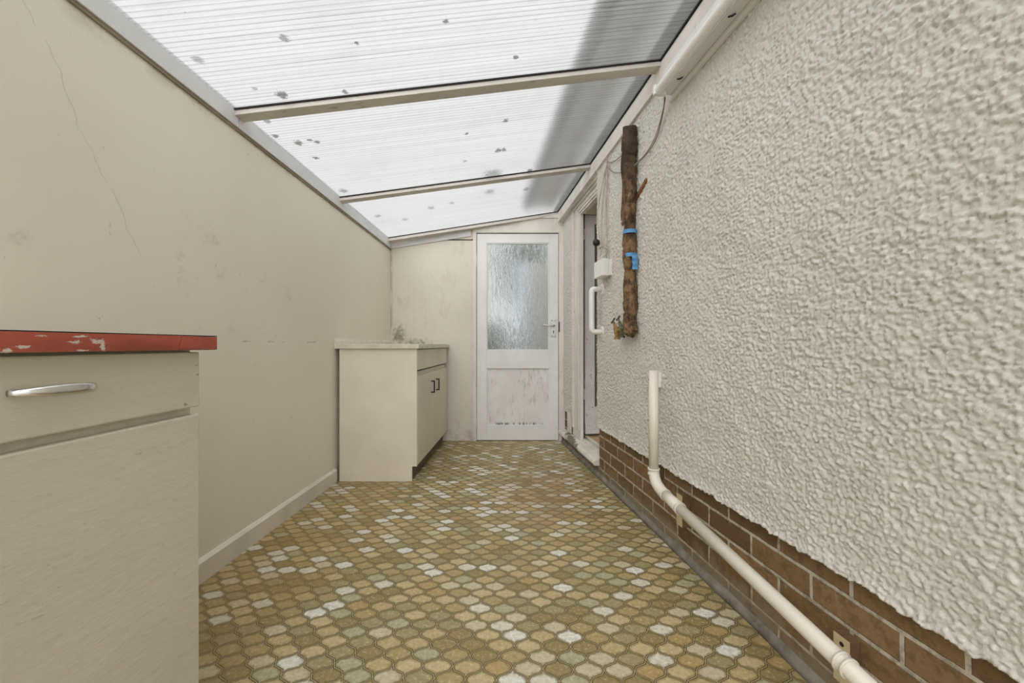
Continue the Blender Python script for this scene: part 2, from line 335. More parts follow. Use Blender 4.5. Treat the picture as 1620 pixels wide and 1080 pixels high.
# ------------------------------------------------------------------ mesh helpers
def obj(name, bm, mat, parent=None, smooth=False, label=None):
    me = bpy.data.meshes.new(name)
    if name != 'ceiling': bmesh.ops.recalc_face_normals(bm, faces=bm.faces)
    else:
        bm.normal_update(); [f.normal_flip() for f in bm.faces if f.normal.z > 0]
    bm.to_mesh(me); bm.free()
    for m in (mat if isinstance(mat, (list, tuple)) else [mat]): me.materials.append(m)
    if smooth:
        for p in me.polygons: p.use_smooth = True
    o = bpy.data.objects.new(name, me); COL.objects.link(o)
    if parent is not None:
        o.parent = parent; o.matrix_parent_inverse = Matrix.Translation(-Vector(parent.location))
    if label: o['label'] = label
    return o
def thing(name, label, cat, loc=(0, 0, 0), group=None):
    o = bpy.data.objects.new(name, None); COL.objects.link(o); o.location = loc; o.empty_display_size = .05
    o['label'] = label; o['category'] = cat
    if group: o['group'] = group
    return o
def tag(o, label, cat, group=None):
    o['label'] = label; o['category'] = cat
    if group: o['group'] = group
    return o
def struct(name, bm, mat, label, cat, parent=None, smooth=False):
    o = obj(name, bm, mat, parent, smooth)
    if parent is None: o['kind'] = 'structure'; o['label'] = label; o['category'] = cat
    return o
def structE(name, label, cat, loc=(0, 0, 0)):
    o = thing(name, label, cat, loc); o['kind'] = 'structure'; return o
def hexa(bm, P, bev=0.0, mi=0):
    """P: 8 corners, 0-3 bottom loop, 4-7 top loop"""
    vs = [bm.verts.new(p) for p in P]; fs = []
    for q in ((0, 1, 2, 3), (7, 6, 5, 4), (0, 4, 5, 1), (1, 5, 6, 2), (2, 6, 7, 3), (3, 7, 4, 0)):
        f = bm.faces.new([vs[i] for i in q]); f.material_index = mi; fs.append(f)
    if bev > 0:
        es = list({e for f in fs for e in f.edges})
        bmesh.ops.bevel(bm, geom=es, offset=bev, segments=2, affect='EDGES', profile=.5)
    return bm
def box(x0, x1, y0, y1, z0, z1, bev=0.0, bm=None, mi=0):
    bm = bm or bmesh.new()
    return hexa(bm, [(x0, y0, z0), (x1, y0, z0), (x1, y1, z0), (x0, y1, z0), (x0, y0, z1), (x1, y0, z1), (x1, y1, z1), (x0, y1, z1)], bev, mi)
# house wall frame: brick face through (.969,0), leaning 0.153 m per metre towards the left
CT = 1/math.sqrt(1+.153**2); DV = Vector((-.153*CT, CT, 0)); NV = Vector((-CT, -.153*CT, 0))
def W(D, o, z): return Vector((.969, 0, 0)) + DV*(D/CT) + NV*o + Vector((0, 0, z))
def wbox(D0, D1, o0, o1, z0, z1, bev=0.0, bm=None, mi=0):
    bm = bm or bmesh.new()
    return hexa(bm, [W(D0, o0, z0), W(D1, o0, z0), W(D1, o1, z0), W(D0, o1, z0), W(D0, o0, z1), W(D1, o0, z1), W(D1, o1, z1), W(D0, o1, z1)], bev, mi)
def beam(p0, p1, w, h, up=Vector((0, 0, 1)), bev=0.0, bm=None):
    p0, p1 = Vector(p0), Vector(p1); d = (p1-p0).normalized(); s = d.cross(up).normalized(); u = s.cross(d)
    bm = bm or bmesh.new(); a, b = s*w/2, u*h/2
    return hexa(bm, [p0-a-b, p0+a-b, p1+a-b, p1-a-b, p0-a+b, p0+a+b, p1+a+b, p1-a+b], bev)
def tube(pts, rad, seg=16, bm=None, cap=True, mi=0):
    bm = bm or bmesh.new(); pts = [Vector(p) for p in pts]; n = len(pts); prev = None; rings = []
    for i, p in enumerate(pts):
        t = (pts[min(i+1, n-1)]-pts[max(i-1, 0)]).normalized()
        if prev is None: a = t.orthogonal().normalized()
        else: a = (prev - t*prev.dot(t)).normalized()
        prev = a; b = t.cross(a); r = rad[i] if isinstance(rad, (list, tuple)) else rad
        rings.append([bm.verts.new(p+(a*math.cos(2*PI*k/seg)+b*math.sin(2*PI*k/seg))*r) for k in range(seg)])
    for i in range(n-1):
        for k in range(seg):
            f = bm.faces.new((rings[i][k], rings[i][(k+1) % seg], rings[i+1][(k+1) % seg], rings[i+1][k])); f.material_index = mi
    if cap: bm.faces.new(rings[0][::-1]).material_index = mi; bm.faces.new(rings[-1]).material_index = mi
    return bm
def bez(p0, p1, p2, p3, n=12):
    p0, p1, p2, p3 = map(Vector, (p0, p1, p2, p3)); r = []
    for i in range(n+1):
        t = i/n; r.append(p0*(1-t)**3+p1*3*t*(1-t)**2+p2*3*t*t*(1-t)+p3*t**3)
    return r
def smooth_path(P, n=6):
    P = [Vector(p) for p in P]; out = []
    for i in range(len(P)-1):
        a = P[max(i-1, 0)]; b = P[i]; c = P[i+1]; d = P[min(i+2, len(P)-1)]
        for k in range(n):
            t = k/n; out.append(.5*((2*b)+(c-a)*t+(2*a-5*b+4*c-d)*t*t+(3*b-a-3*c+d)*t**3))
    out.append(P[-1]); return out

XL = -1.245; YF = 3.76; YB = -1.5
# ------------------------------------------------------------------ floor
bm = bmesh.new(); vs = [bm.verts.new(p) for p in ((XL-.02, YB, 0), (1.4, YB, 0), (1.4, YF+.05, 0), (XL-.02, YF+.05, 0))]; bm.faces.new(vs)
struct('floor', bm, M['floor'], 'olive and cream ogee-patterned vinyl floor', 'floor')
# ------------------------------------------------------------------ left wall
bm = bmesh.new(); hexa(bm, [(XL-.12, YB, 0), (XL, YB, 0), (XL, YF+.12, 0), (XL-.12, YF+.12, 0), (XL-.12, YB, 1.96), (XL, YB, 1.96), (XL, YF+.12, 1.91), (XL-.12, YF+.12, 1.91)])
struct('wall_left', bm, M['wall_left'], 'smooth cream painted wall on the left', 'wall')
bm = bmesh.new()
prof = [(0, 0), (.017, 0), (.017, .078), (.006, .09), (0, .09)]
A = [bm.verts.new((XL+a, YB, b)) for a, b in prof]; B = [bm.verts.new((XL+a, 2.63, b)) for a, b in prof]
for i in range(5): bm.faces.new((A[i], A[(i+1) % 5], B[(i+1) % 5], B[i]))
bm.faces.new(A); bm.faces.new(B[::-1])
struct('baseboard_left', bm, paint('skirting_paint', (214, 207, 194), .45, .05, 5, .2, 40, .6, (150, 138, 116), 20, .58, .7), 'cream skirting board along the left wall', 'skirting')
# fascia strip along the top of the left wall
def zt(y): return 1.926+(3.76-y)*.0125
def zb(y): return 1.838+(3.76-y)*.0145
joints = [YB, 1.72, 2.72, YF]
for i in range(3):
    y0, y1 = joints[i], joints[i+1]-.003
    bm = bmesh.new(); hexa(bm, [(XL, y0, zb(y0)), (XL+.014, y0, zb(y0)), (XL+.014, y1, zb(y1)), (XL, y1, zb(y1)), (XL, y0, zt(y0)), (XL+.014, y0, zt(y0)), (XL+.014, y1, zt(y1)), (XL, y1, zt(y1))], .0015)
    struct('trim_%d' % (i+1), bm, M['fascia_grey'], ['near length', 'middle length', 'far length'][i]+' of the pale grey fascia board topping the left wall', 'trim')
bm = bmesh.new(); hexa(bm, [(XL, YB, zb(YB)-.012), (XL+.008, YB, zb(YB)-.012), (XL+.008, YF, zb(YF)-.012), (XL, YF, zb(YF)-.012), (XL, YB, zb(YB)), (XL+.008, YB, zb(YB)), (XL+.008, YF, zb(YF)), (XL, YF, zb(YF))])
struct('trim_4', bm, paint('fascia_shadow_brown', (138, 126, 104), .6, .1), 'narrow brown-grey strip painted as the shadow under the left fascia', 'trim')  # brown strip paints the shadow below the fascia board

# ------------------------------------------------------------------ roof
def zL(y): return 1.934+(1.69-y)*.009
def zR(y): return .92+1.324-(y-1.816)*.028
def Lp(y): return Vector((XL+.012, y, zL(y)))
def xR(y): return W(y, .03, 0).x
def Rp(y): return Vector((xR(y), y, zR(y)))
def roofp(u, yl):          # u 0..1 across, yl = y at the left edge
    yr = yl+.135-.06*max(0, (yl-2.7)/1.0)
    return Lp(yl).lerp(Rp(yr), u)
# debris spots seen in the photograph, turned into sheet coordinates (u metres across, v metres along)
def spot(px, py, r, s=.8):
    best = None
    for it in range(400):
        yl = YB+(it/400)*5.3
        a, b = roofp(0, yl), roofp(1, yl)
        if a.y < .3: continue
        ax, ay = 823+620*a.x/a.y, 545-620*(a.z-CZ)/a.y; bx, by = 823+620*b.x/b.y, 545-620*(b.z-CZ)/b.y
        # intersection of pixel with the line a-b, by bisection on x
        lo, hi = 0., 1.
        for _ in range(18):
            m = (lo+hi)/2; p = a.lerp(b, m); x = 823+620*p.x/p.y
            if x < px: lo = m
            else: hi = m
        p = a.lerp(b, lo); e = abs(545-620*(p.z-CZ)/p.y-py)
        if best is None or e < best[0]: best = (e, lo, yl)
    ROOF_SPOTS.append((best[1]*1.95, best[2], r, r*1.1, s))
for a in ((706, 37, .010), (816, 90, .013), (450, 64, .016, .6), (313, 95, .018, .5), (446, 152, .022), (546, 147, .012), (403, 142, .010, .5), (565, 71, .008),
          (436, 216, .016), (472, 228, .022), (490, 222, .014), (502, 227, .015), (500, 250, .016), (423, 192, .015, .6), (738, 212, .010), (800, 193, .016), (788, 239, .022), (797, 238, .018),
          (543, 303, .03, .6), (780, 277, .07, .55), (838, 271, .022), (682, 329, .03, .5), (715, 322, .025, .4), (598, 342, .03, .5), (641, 348, .03, .4), (736, 256, .014, .5), (775, 304, .04, .5), (832, 300, .03, .5)):
    spot(*a)
M['roof'] = roof_mat()
bm = bmesh.new(); uvl = bm.loops.layers.uv.new('UVMap'); NU, NVv = 4, 60; G = []
for j in range(NVv+1):
    yl = YB+(3.72-YB)*j/NVv; row = []
    for i in range(NU+1):
        p = roofp(i/NU, yl); row.append((bm.verts.new(p+Vector((0, 0, .004))), (i/NU*1.95, yl)))
    G.append(row)
for j in range(NVv):
    for i in range(NU):
        q = [G[j][i], G[j][i+1], G[j+1][i+1], G[j+1][i]]; f = bm.faces.new([a[0] for a in q])
        for l, a in zip(f.loops, q): l[uvl].uv = a[1]
struct('ceiling', bm, M['roof'], 'sloping translucent fluted plastic roof', 'roof')
# rafters with a black glazing gasket along their near top edge
raf = [(1.69, 'wide white painted rafter nearest the camera'), (2.675, 'white painted rafter over the far cabinet'), (.70, 'white painted rafter above the camera, out of frame')]
tn = 5
for yl, lab in raf:
    a = roofp(0, yl); b = roofp(1, yl)
    def bar(z0, z1, y0, y1, bev=0):
        bm = bmesh.new(); P = []
        for z in (z0, z1): P += [a+Vector((0, y0, z)), b+Vector((0, y0, z)), b+Vector((0, y1, z)), a+Vector((0, y1, z))]
        return hexa(bm, P, bev)
    r = struct('trim_%d' % tn, bar(-.024, -.003, 0, .058, .0015), M['rafter_paint'], lab, 'rafter'); tn += 1
    obj('gasket', bar(-.0035, .003, -.006, .02), M['dark_gap'], r, label='black glazing gasket')
a = roofp(0, 3.655); b = roofp(1, 3.655); b.y = 3.74
bm = bmesh.new(); P = []
for z in (-.03, -.003): P += [a+Vector((0, 0, z)), b+Vector((0, 0, z)), b+Vector((0, .05, z)), a+Vector((0, .08, z))]
r = struct('trim_%d' % tn, hexa(bm, P, .0015), M['rafter_paint'], 'slim end rafter against the far wall', 'rafter'); tn += 1
bm = bmesh.new(); P = []
for z in (-.0035, .002): P += [a+Vector((0, -.006, z)), b+Vector((0, -.006, z)), b+Vector((0, .02, z)), a+Vector((0, .02, z))]
obj('gasket', hexa(bm, P), M['dark_gap'], r, label='black glazing gasket')
# wall plate along the house wall
def wslope(D0, D1, o0, o1, zf0, zf1, bev=0.0):
    bm = bmesh.new()
    return hexa(bm, [W(D0, o0, zf0(D0)), W(D1, o0, zf0(D1)), W(D1, o1, zf0(D1)), W(D0, o1, zf0(D0)), W(D0, o0, zf1(D0)), W(D1, o0, zf1(D1)), W(D1, o1, zf1(D1)), W(D0, o1, zf1(D0))], bev)
struct('trim_%d' % tn, wslope(YB, 3.76, 0.0, .035, lambda D: zR(D)-.10, lambda D: zR(D)-.006, .002), M['frame_paint'], 'white wall plate board where the roof meets the rough rendered wall', 'beam'); plate_n = tn; tn += 1
obj('gasket', wslope(YB, 3.74, .03, .042, lambda D: zR(D)-.006, lambda D: zR(D)+.003), M['dark_gap'], bpy.data.objects['trim_%d' % plate_n], label='black gasket')

# ------------------------------------------------------------------ house wall (bricks, roughcast)
def uvbox(bm, boxes):
    uvl = bm.loops.layers.uv.verify()
    for f in bm.faces:
        for l in f.loops:
            d = l.vert.co-Vector((.969, 0, 0)); s = d.dot(DV); o = d.dot(NV)
            l[uvl].uv = (s+.031 + (-o if abs(f.normal.dot(DV)) > .7 else 0), l.vert.co.z+.010)
bm = bmesh.new()
wbox(YB, 2.73, -.25, 0, 0, 2.75, bm=bm); wbox(2.73, 3.36, -.25, 0, 0, .075, bm=bm); wbox(3.36, 3.95, -.25, -.03, .0, 2.75, bm=bm)
wbox(2.73, 3.36, -.25, -.03, 2.06, 2.75, bm=bm); wbox(3.36, 3.755, -.03, 0, 0, .075, bm=bm)
bm.normal_update(); uvbox(bm, None)
wr = struct('wall_right', bm, M['brick'], 'house wall on the right, brown brick below white roughcast', 'wall')
def value_noise(x, y, cell, seed):
    r = np.random.default_rng(seed).random((1024, 1024)); gx, gy = x/cell, y/cell; ix, iy = np.floor(gx).astype(int), np.floor(gy).astype(int)
    fx, fy = gx-ix, gy-iy; fx = fx*fx*(3-2*fx); fy = fy*fy*(3-2*fy); g = lambda a, b: r[a % 1024, b % 1024]
    return (g(ix, iy)*(1-fx)+g(ix+1, iy)*fx)*(1-fy)+(g(ix, iy+1)*(1-fx)+g(ix+1, iy+1)*fx)*fy
def pebbles(x, y, cell, seed):
    q = np.random.default_rng(seed); jx, jy, hh, rr = (q.random((1024, 1024)) for _ in range(4)); gx, gy = x/cell, y/cell
    ix, iy = np.floor(gx).astype(int), np.floor(gy).astype(int); best = np.zeros_like(x)
    for a in (-1, 0, 1):
        for b in (-1, 0, 1):
            cx, cy = ix+a, iy+b; m, k = cx % 1024, cy % 1024
            dx = gx-cx-.15-.7*jx[m, k]; dy = gy-cy-.15-.7*jy[m, k]; d = np.sqrt(dx*dx+dy*dy)/(.42+.38*rr[m, k])
            best = np.maximum(best, (1-np.clip(d, 0, 1)**2)**.55*(.3+.7*hh[m, k]))
    return best
def roughcast(name, D0, D1, z0, z1, o, step, parent, ragged=True, closeside=True):
    ns = max(2, int((D1-D0)/CT/step)); nz = max(2, int((z1-z0)/step))
    S, Z = np.meshgrid(np.linspace(D0/CT, D1/CT, ns+1), np.linspace(z0, z1, nz+1))
    wob = .6*value_noise(S+5, Z+9, .02, 5)*.012
    h = .0060*pebbles(S+20+wob, Z+7+wob, .0125, 1)+.0050*pebbles(S+31, Z+3, .0078, 2)+.005*value_noise(S+9, Z+9, .09, 3)+.0026*value_noise(S+4, Z+4, .0045, 4)
    Zr = Z.copy()
    if ragged:
        edge = (value_noise(S[0]+3, S[0]*0, .05, 8)-.5)*.008+(value_noise(S[0]+3, S[0]*0, .013, 9)-.5)*.008
        wgt = np.clip(1-(Z-z0)/.08, 0, 1); Zr = Z+edge[None, :]*wgt
        h = h+ .008*np.clip(1-(Z-z0)/.05, 0, 1)**2
    O = o+h; O[0, :] = np.where(ragged, .0, O[0, :]) if ragged else O[0, :]
    if ragged: Zr[0, :] = Zr[1, :]-.002
    if closeside: O[:, -1] = .0
    X = .969+DV.x*S+NV.x*O; Y = DV.y*S+NV.y*O
    co = np.stack([X, Y, Zr], -1).reshape(-1, 3)
    idx = np.arange((nz+1)*(ns+1)).reshape(nz+1, ns+1)
    quads = np.stack([idx[:-1, 1:], idx[:-1, :-1], idx[1:, :-1], idx[1:, 1:]], -1).reshape(-1, 4)
    me = bpy.data.meshes.new(name); me.from_pydata(co.tolist(), [], quads.tolist()); me.materials.append(M['render'])
    me.polygons.foreach_set('use_smooth', [True]*len(me.polygons)); me.update()
    ob = bpy.data.objects.new(name, me); COL.objects.link(ob); ob.parent = parent; return ob
roughcast('render_coat', .50, 1.45, .345, 2.20, .010, .0036, wr, closeside=False)
roughcast('render_coat', 1.45, 2.73, .345, 2.20, .010, .0044, wr)
roughcast('render_coat', YB, .50, .345, 2.20, .012, .03, wr, ragged=False, closeside=False)
# narrow strip of painted render between the side door casing and the corner
roughcast('render_strip', 3.44, 3.755, .30, 2.20, -.024, .006, wr, ragged=False, closeside=False)
# upper wall above the glazing, soffit, gutter
struct('trim_%d' % tn, wbox(YB, 4.6, -.1, .17, 2.72, 2.75), M['soffit'], 'soffit board of the house above the plastic roof', 'soffit'); tn += 1
struct('trim_%d' % tn, wbox(YB, 4.6, .17, .19, 2.68, 2.84), M['soffit'], 'fascia board of the house eaves above the plastic roof', 'fascia'); tn += 1
g = tube([W(YB, .235, 2.74), W(4.6, .235, 2.74)], .052, 14)
tag(obj('gutter', g, M['gutter'], smooth=True), 'dark gutter of the house eaves, dimly seen through the plastic roof', 'gutter')
for (a0, a1) in ((YB, 3.36), (3.36, 3.95)):
    ob = obj('upper_wall_coat', wbox(a0, a1, .0005 if a1 < 3.5 else -.0295, .012 if a1 < 3.5 else -.015, 2.24, 2.72), M['soffit'], wr)
struct('trim_%d' % tn, wslope(YB, 4.0, .012, .022, lambda D: zR(D)+.006, lambda D: zR(D)+.17), paint('roof_edge_shade', (70, 68, 64), .6, .1, 8, .3), 'dark strip added for the shade where the plastic roof meets the house wall', 'shade strip'); tn += 1  # dark strip added to give the shaded band beside the wall plate
# cement fillet at the foot of the brick
bm = bmesh.new(); N = 120; prev = None
for i in range(N+1):
    D = YB+(3.72-YB)*i/N; r1 = .020+.006*noise.noise(Vector((D*5, 0, 1))); r2 = .030+.012*noise.noise(Vector((D*6, 3, 1)))
    ring = [bm.verts.new(W(D, 0.001, r2)), bm.verts.new(W(D, .45*r1, r2*.45)), bm.verts.new(W(D, r1, .0005)), bm.verts.new(W(D, .001, .0005))]
    if prev:
        for k in range(3): bm.faces.new((prev[k], prev[k+1], ring[k+1], ring[k]))
    prev = ring
struct('trim_%d' % tn, bm, M['cement'], 'grey cement fillet between vinyl floor and brick', 'fillet', smooth=True); tn += 1

# ------------------------------------------------------------------ far wall
SCF = YF/620
def FX(px): return (px-823)*SCF
def FZ(py): return CZ+(545-py)*SCF
bm = bmesh.new()
box(XL-.1, FX(749), YF, YF+.1, 0, 1.93, bm=bm)
def roofz_at(x, y=YF):
    a, b = roofp(0, 3.70), roofp(1, 3.70); return a.z+(b.z-a.z)*(x-a.x)/(b.x-a.x)
bmw = bm
vs = [(XL-.1, 1.93), (FX(749), 1.93), (FX(749), roofz_at(FX(749))-.005), (XL-.1, 1.93+.001)]
hexa(bmw, [(XL-.1, YF, 1.92), (FX(749), YF, 1.92), (FX(749), YF+.1, 1.92), (XL-.1, YF+.1, 1.92), (XL-.1, YF, 1.925), (FX(749), YF, roofz_at(FX(749))-.004), (FX(749), YF+.1, roofz_at(FX(749))-.004), (XL-.1, YF+.1, 1.925)])
struct('wall_back', bmw, M['wall_back'], 'cream plastered far wall with mould in its left corner', 'wall')
# white strip following the slope over the cream wall
x0, x1 = XL+.002, FX(745)
bm = bmesh.new(); P = []
for dz in (-.088, -.03): P += [(x0, YF-.012, roofz_at(x0)+dz+.012), (x1, YF-.012, roofz_at(x1)+dz), (x1, YF, roofz_at(x1)+dz), (x0, YF, roofz_at(x0)+dz+.012)]
struct('trim_%d' % tn, hexa(bm, P, .001), M['fascia_grey'], 'pale grey sloping strip above the cream far wall', 'trim'); tn += 1

# ---- far door
XD0, XD1 = FX(754.5), FX(883.0); ZT = FZ(370)
d1 = structE('door_1', 'white half-glazed back door in the far wall', 'door', ((XD0+XD1)/2, YF, 0))
YD = YF+.012
# frame
fr = bmesh.new()
box(FX(748.5), XD0-.004, YF-.02, YF+.09, 0, ZT+.01, .002, bm=fr); box(XD1+.004, FX(894.5), YF-.02, YF+.09, 0, ZT+.01, .002, bm=fr)
box(FX(748.5), FX(895), YF-.018, YF+.09, ZT+.008, ZT+.075, .002, bm=fr)
obj('door_frame', fr, M['frame_paint'], d1)
# boards filling the wedge over the door
bm = bmesh.new(); xa, xb = FX(748.5), FX(895); z0 = ZT+.077
zm = min(roofz_at(xb)-.03, z0+.085); xm = xa+(xb-xa)*.35
hexa(bm, [(xa, YF-.012, z0), (xb, YF-.012, z0), (xb, YF+.08, z0), (xa, YF+.08, z0), (xa, YF-.012, roofz_at(xa)-.012), (xb, YF-.012, roofz_at(xb)-.01), (xb, YF+.08, roofz_at(xb)-.01), (xa, YF+.08, roofz_at(xa)-.012)])
obj('head_board', bm, M['frame_paint'], d1)
bm = bmesh.new(); box(FX(815), xb, YF-.024, YF-.012, z0+.07, z0+.10, .002, bm=bm); obj('head_bead', bm, M['frame_paint'], d1)
# leaf: stiles and rails
leaf = bmesh.new(); gx0, gx1, gz0, gz1 = FX(770), FX(868.5), FZ(554), FZ(384.5)
YL0, YL1 = YF-.005, YF+.038
box(XD0, gx0, YL0, YL1, .006, ZT, .0015, bm=leaf); box(gx1, XD1, YL0, YL1, .006, ZT, .0015, bm=leaf)
box(gx0, gx1, YL0, YL1, gz1, ZT, .0015, bm=leaf); box(gx0, gx1, YL0, YL1, FZ(582.5), gz0, .0015, bm=leaf); box(gx0, gx1, YL0, YL1, .006, FZ(672.5), .0015, bm=leaf)
lf = obj('door_leaf', leaf, M['white_gloss'], d1)
pz0, pz1 = FZ(672.5), FZ(582.5)
obj('door_panel', box(gx0-.002, gx1+.002, YL0+.014, YL1-.01, pz0-.004, pz1+.004), M['door_panel'], lf)
gb = bmesh.new(); t = .009
for (a, b, c, d) in ((gx0, gx1, gz0, gz0+t), (gx0, gx1, gz1-t, gz1), (gx0, gx0+t, gz0+t, gz1-t), (gx1-t, gx1, gz0+t, gz1-t)): box(a, b, YL0+.004, YL0+.018, c, d, .002, bm=gb)
obj('glazing_bead', gb, M['white_gloss'], lf)
pb = bmesh.new(); t = .005
for (a, b, c, d) in ((gx0, gx1, pz0, pz0+t), (gx0, gx1, pz1-t, pz1), (gx0, gx0+t, pz0+t, pz1-t), (gx1-t, gx1, pz0+t, pz1-t)): box(a, b, YL0+.004, YL0+.014, c, d, .001, bm=pb)
obj('panel_bead', pb, M['white_gloss'], lf)
obj('glass_pane', box(gx0, gx1, YL0+.018, YL0+.022, gz0, gz1), M['obscure'], lf, label='rippled obscure glass')
# hinges
for z in (FZ(413), FZ(668)):
    obj('hinge', tube([(XD0-.003, YL0-.004, z-.05), (XD0-.003, YL0-.004, z+.05)], .006, 8), M['white_gloss'], lf)
# handle set
hx, hz = FX(875.5), FZ(519)
hp = obj('handle_plate', box(hx-.027, hx+.027, YL0-.005, YL0+.001, hz-.085, hz+.085, .002), M['satin'], lf, label='satin metal backplate')
obj('lever', tube(smooth_path([(hx, YL0-.003, FZ(515)), (hx, YL0-.045, FZ(515)), (hx-.02, YL0-.052, FZ(515)), (hx-.06, YL0-.05, FZ(515)), (hx-.105, YL0-.046, FZ(514.4))], 5), [.011]*6+[.0075]*10+[.007]*4+[.006], 10), M['satin'], hp, smooth=True)
kh = tube([(hx, YL0-.0062, FZ(524)), (hx, YL0-.0045, FZ(524))], .0065, 10); box(hx-.0032, hx+.0032, YL0-.0062, YL0-.0045, FZ(527.8), FZ(524), bm=kh)
obj('keyhole', kh, M['black_plastic'], hp)
sc = bmesh.new()
for sx in (-1, 1):
    for sz in (-1, 1): tube([(hx+sx*.015, YL0-.0065, hz+sz*.072), (hx+sx*.015, YL0-.004, hz+sz*.072)], .0045, 8, bm=sc)
obj('screw', sc, M['black_plastic'], hp)
obj('latch_keep', box(XD1+.004, XD1+.014, YF-.0215, YF-.018, FZ(525), FZ(509)), M['black_plastic'], d1, label='dark metal latch keep')

# ------------------------------------------------------------------ side door (into the house)
d2 = structE('door_2', 'open white side door into the house with its frame', 'door', tuple(W(3.2, 0, .12)))
bm = bmesh.new()
def casing(bm, o0, o1, ins, outs):
    # far upright + head as stepped bands
    wbox(3.246+ins, 3.46-outs, o0, o1, .125, 2.0+.1-outs, bm=bm)
    wbox(2.74, 3.246+ins, o0, o1, 2.0+ins*.5, 2.10-outs, bm=bm)
casing(bm, -.05, -.026, 0, 0)
obj('casing', bm, M['frame_paint'], d2)
bm = bmesh.new()
for (a0, a1, dz0, dz1, oo) in ((3.262, 3.285, .016, .028, .010), (3.31, 3.335, .045, .055, .006), (3.41, 3.455, .082, .098, .014)):
    wbox(a0, a1, -.026, -.026+oo, .20, 2.0+dz1, .002, bm=bm); wbox(2.74, a1, -.026, -.026+oo, 2.0+dz0, 2.0+dz1, .002, bm=bm)
obj('casing_moulding', bm, M['frame_paint'], d2)
bm = bmesh.new(); wbox(3.25, 3.32, -.056, -.036, .12, 2.02, .002, bm=bm); wbox(2.74, 3.215, -.16, -.05, 1.99, 2.05, .002, bm=bm); wbox(2.66, 2.74, -.16, -.05, .12, 2.02, .002, bm=bm)
obj('jamb', bm, paint('pinkish_jamb_paint', (198, 184, 170), .5, .06, 5, .2, 40, .7, (120, 96, 70), 24, .58, .66, (1, 1, .3)), d2)
obj('reveal_plaster', wbox(3.353, 3.3595, -.25, -.058, .142, 2.055), M['inner_dim'], d2)  # panel over the brick, its dark colour standing for indoor shade
obj('frieze_board', wslope(2.74, 3.755, -.03, .004, lambda D: 2.10, lambda D: zR(D)-.10, .001), M['frame_paint'], d2)
# leaf swung open 90 degrees; face towards the camera at D=3.3
lb = bmesh.new(); LT = 3.31; H0, H1 = .165, 2.02
def lbox(w0, w1, z0, z1, bm, t0=0, t1=.04, bev=.0015): return wbox(LT-.0-t0 if False else LT+t0, LT+t1, -(.087+w1), -(.087+w0), z0, z1, bev, bm=bm)
lbox(0, .086, H0, H1, lb); lbox(.66, .76, H0, H1, lb); lbox(.086, .66, 1.945, H1, lb); lbox(.086, .66, H0, .39, lb); lbox(.086, .66, 1.60, 1.625, lb, .008, .034)
dl = obj('door_leaf', lb, M['side_door'], d2)
obj('glass_pane', lbox(.086, .66, .39, 1.945, bmesh.new(), .018, .022, 0), M['clear'], dl)
obj('kick_rail', lbox(0.0, .40, H0, .245, bmesh.new(), -.012, 0), M['side_door'], dl)
for z in (.50, 1.85):
    obj('hinge', tube([W(3.305, -.080, z-.045), W(3.305, -.080, z+.045)], .007, 8), M['side_door'], dl)
# sill
bm = bmesh.new()
pf = [(-.12, .125), (.015, .118), (.036, .108), (.042, .092), (.036, .078), (.0, .076), (-.12, .076)]
A = [bm.verts.new(W(2.735, a, b)) for a, b in pf]; B = [bm.verts.new(W(3.72, a, b)) for a, b in pf]
for i in range(len(pf)): bm.faces.new((A[i], A[(i+1) % len(pf)], B[(i+1) % len(pf)], B[i]))
bm.faces.new(A); bm.faces.new(B[::-1])
tag(obj('door_sill', bm, M['sill']), 'white painted sill with flaking grey patch below the side door', 'sill')
bm = bmesh.new(); wbox(2.74, 3.40, -.075, -.050, .12, .135, .003, bm=bm); wbox(2.74, 3.34, -.115, -.09, .12, .146, .003, bm=bm)
obj('threshold', bm, M['sill'], d2)
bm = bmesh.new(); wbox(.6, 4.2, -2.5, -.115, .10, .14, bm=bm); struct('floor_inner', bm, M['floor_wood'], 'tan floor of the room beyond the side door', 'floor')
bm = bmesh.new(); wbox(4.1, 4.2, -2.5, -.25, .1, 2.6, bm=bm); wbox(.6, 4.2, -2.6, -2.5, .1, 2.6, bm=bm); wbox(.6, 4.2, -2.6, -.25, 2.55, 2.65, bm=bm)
struct('wall_inner', bm, M['inner_dim'], 'walls coloured dim to suit the shade of the room beyond the side door', 'wall')
# broken base of the render strip: brick shows
bm = bmesh.new(); wbox(3.50, 3.60, -.03, -.012, .125, .30, .004, bm=bm)
obj('render_patch', bm, M['frame_paint'], wr)

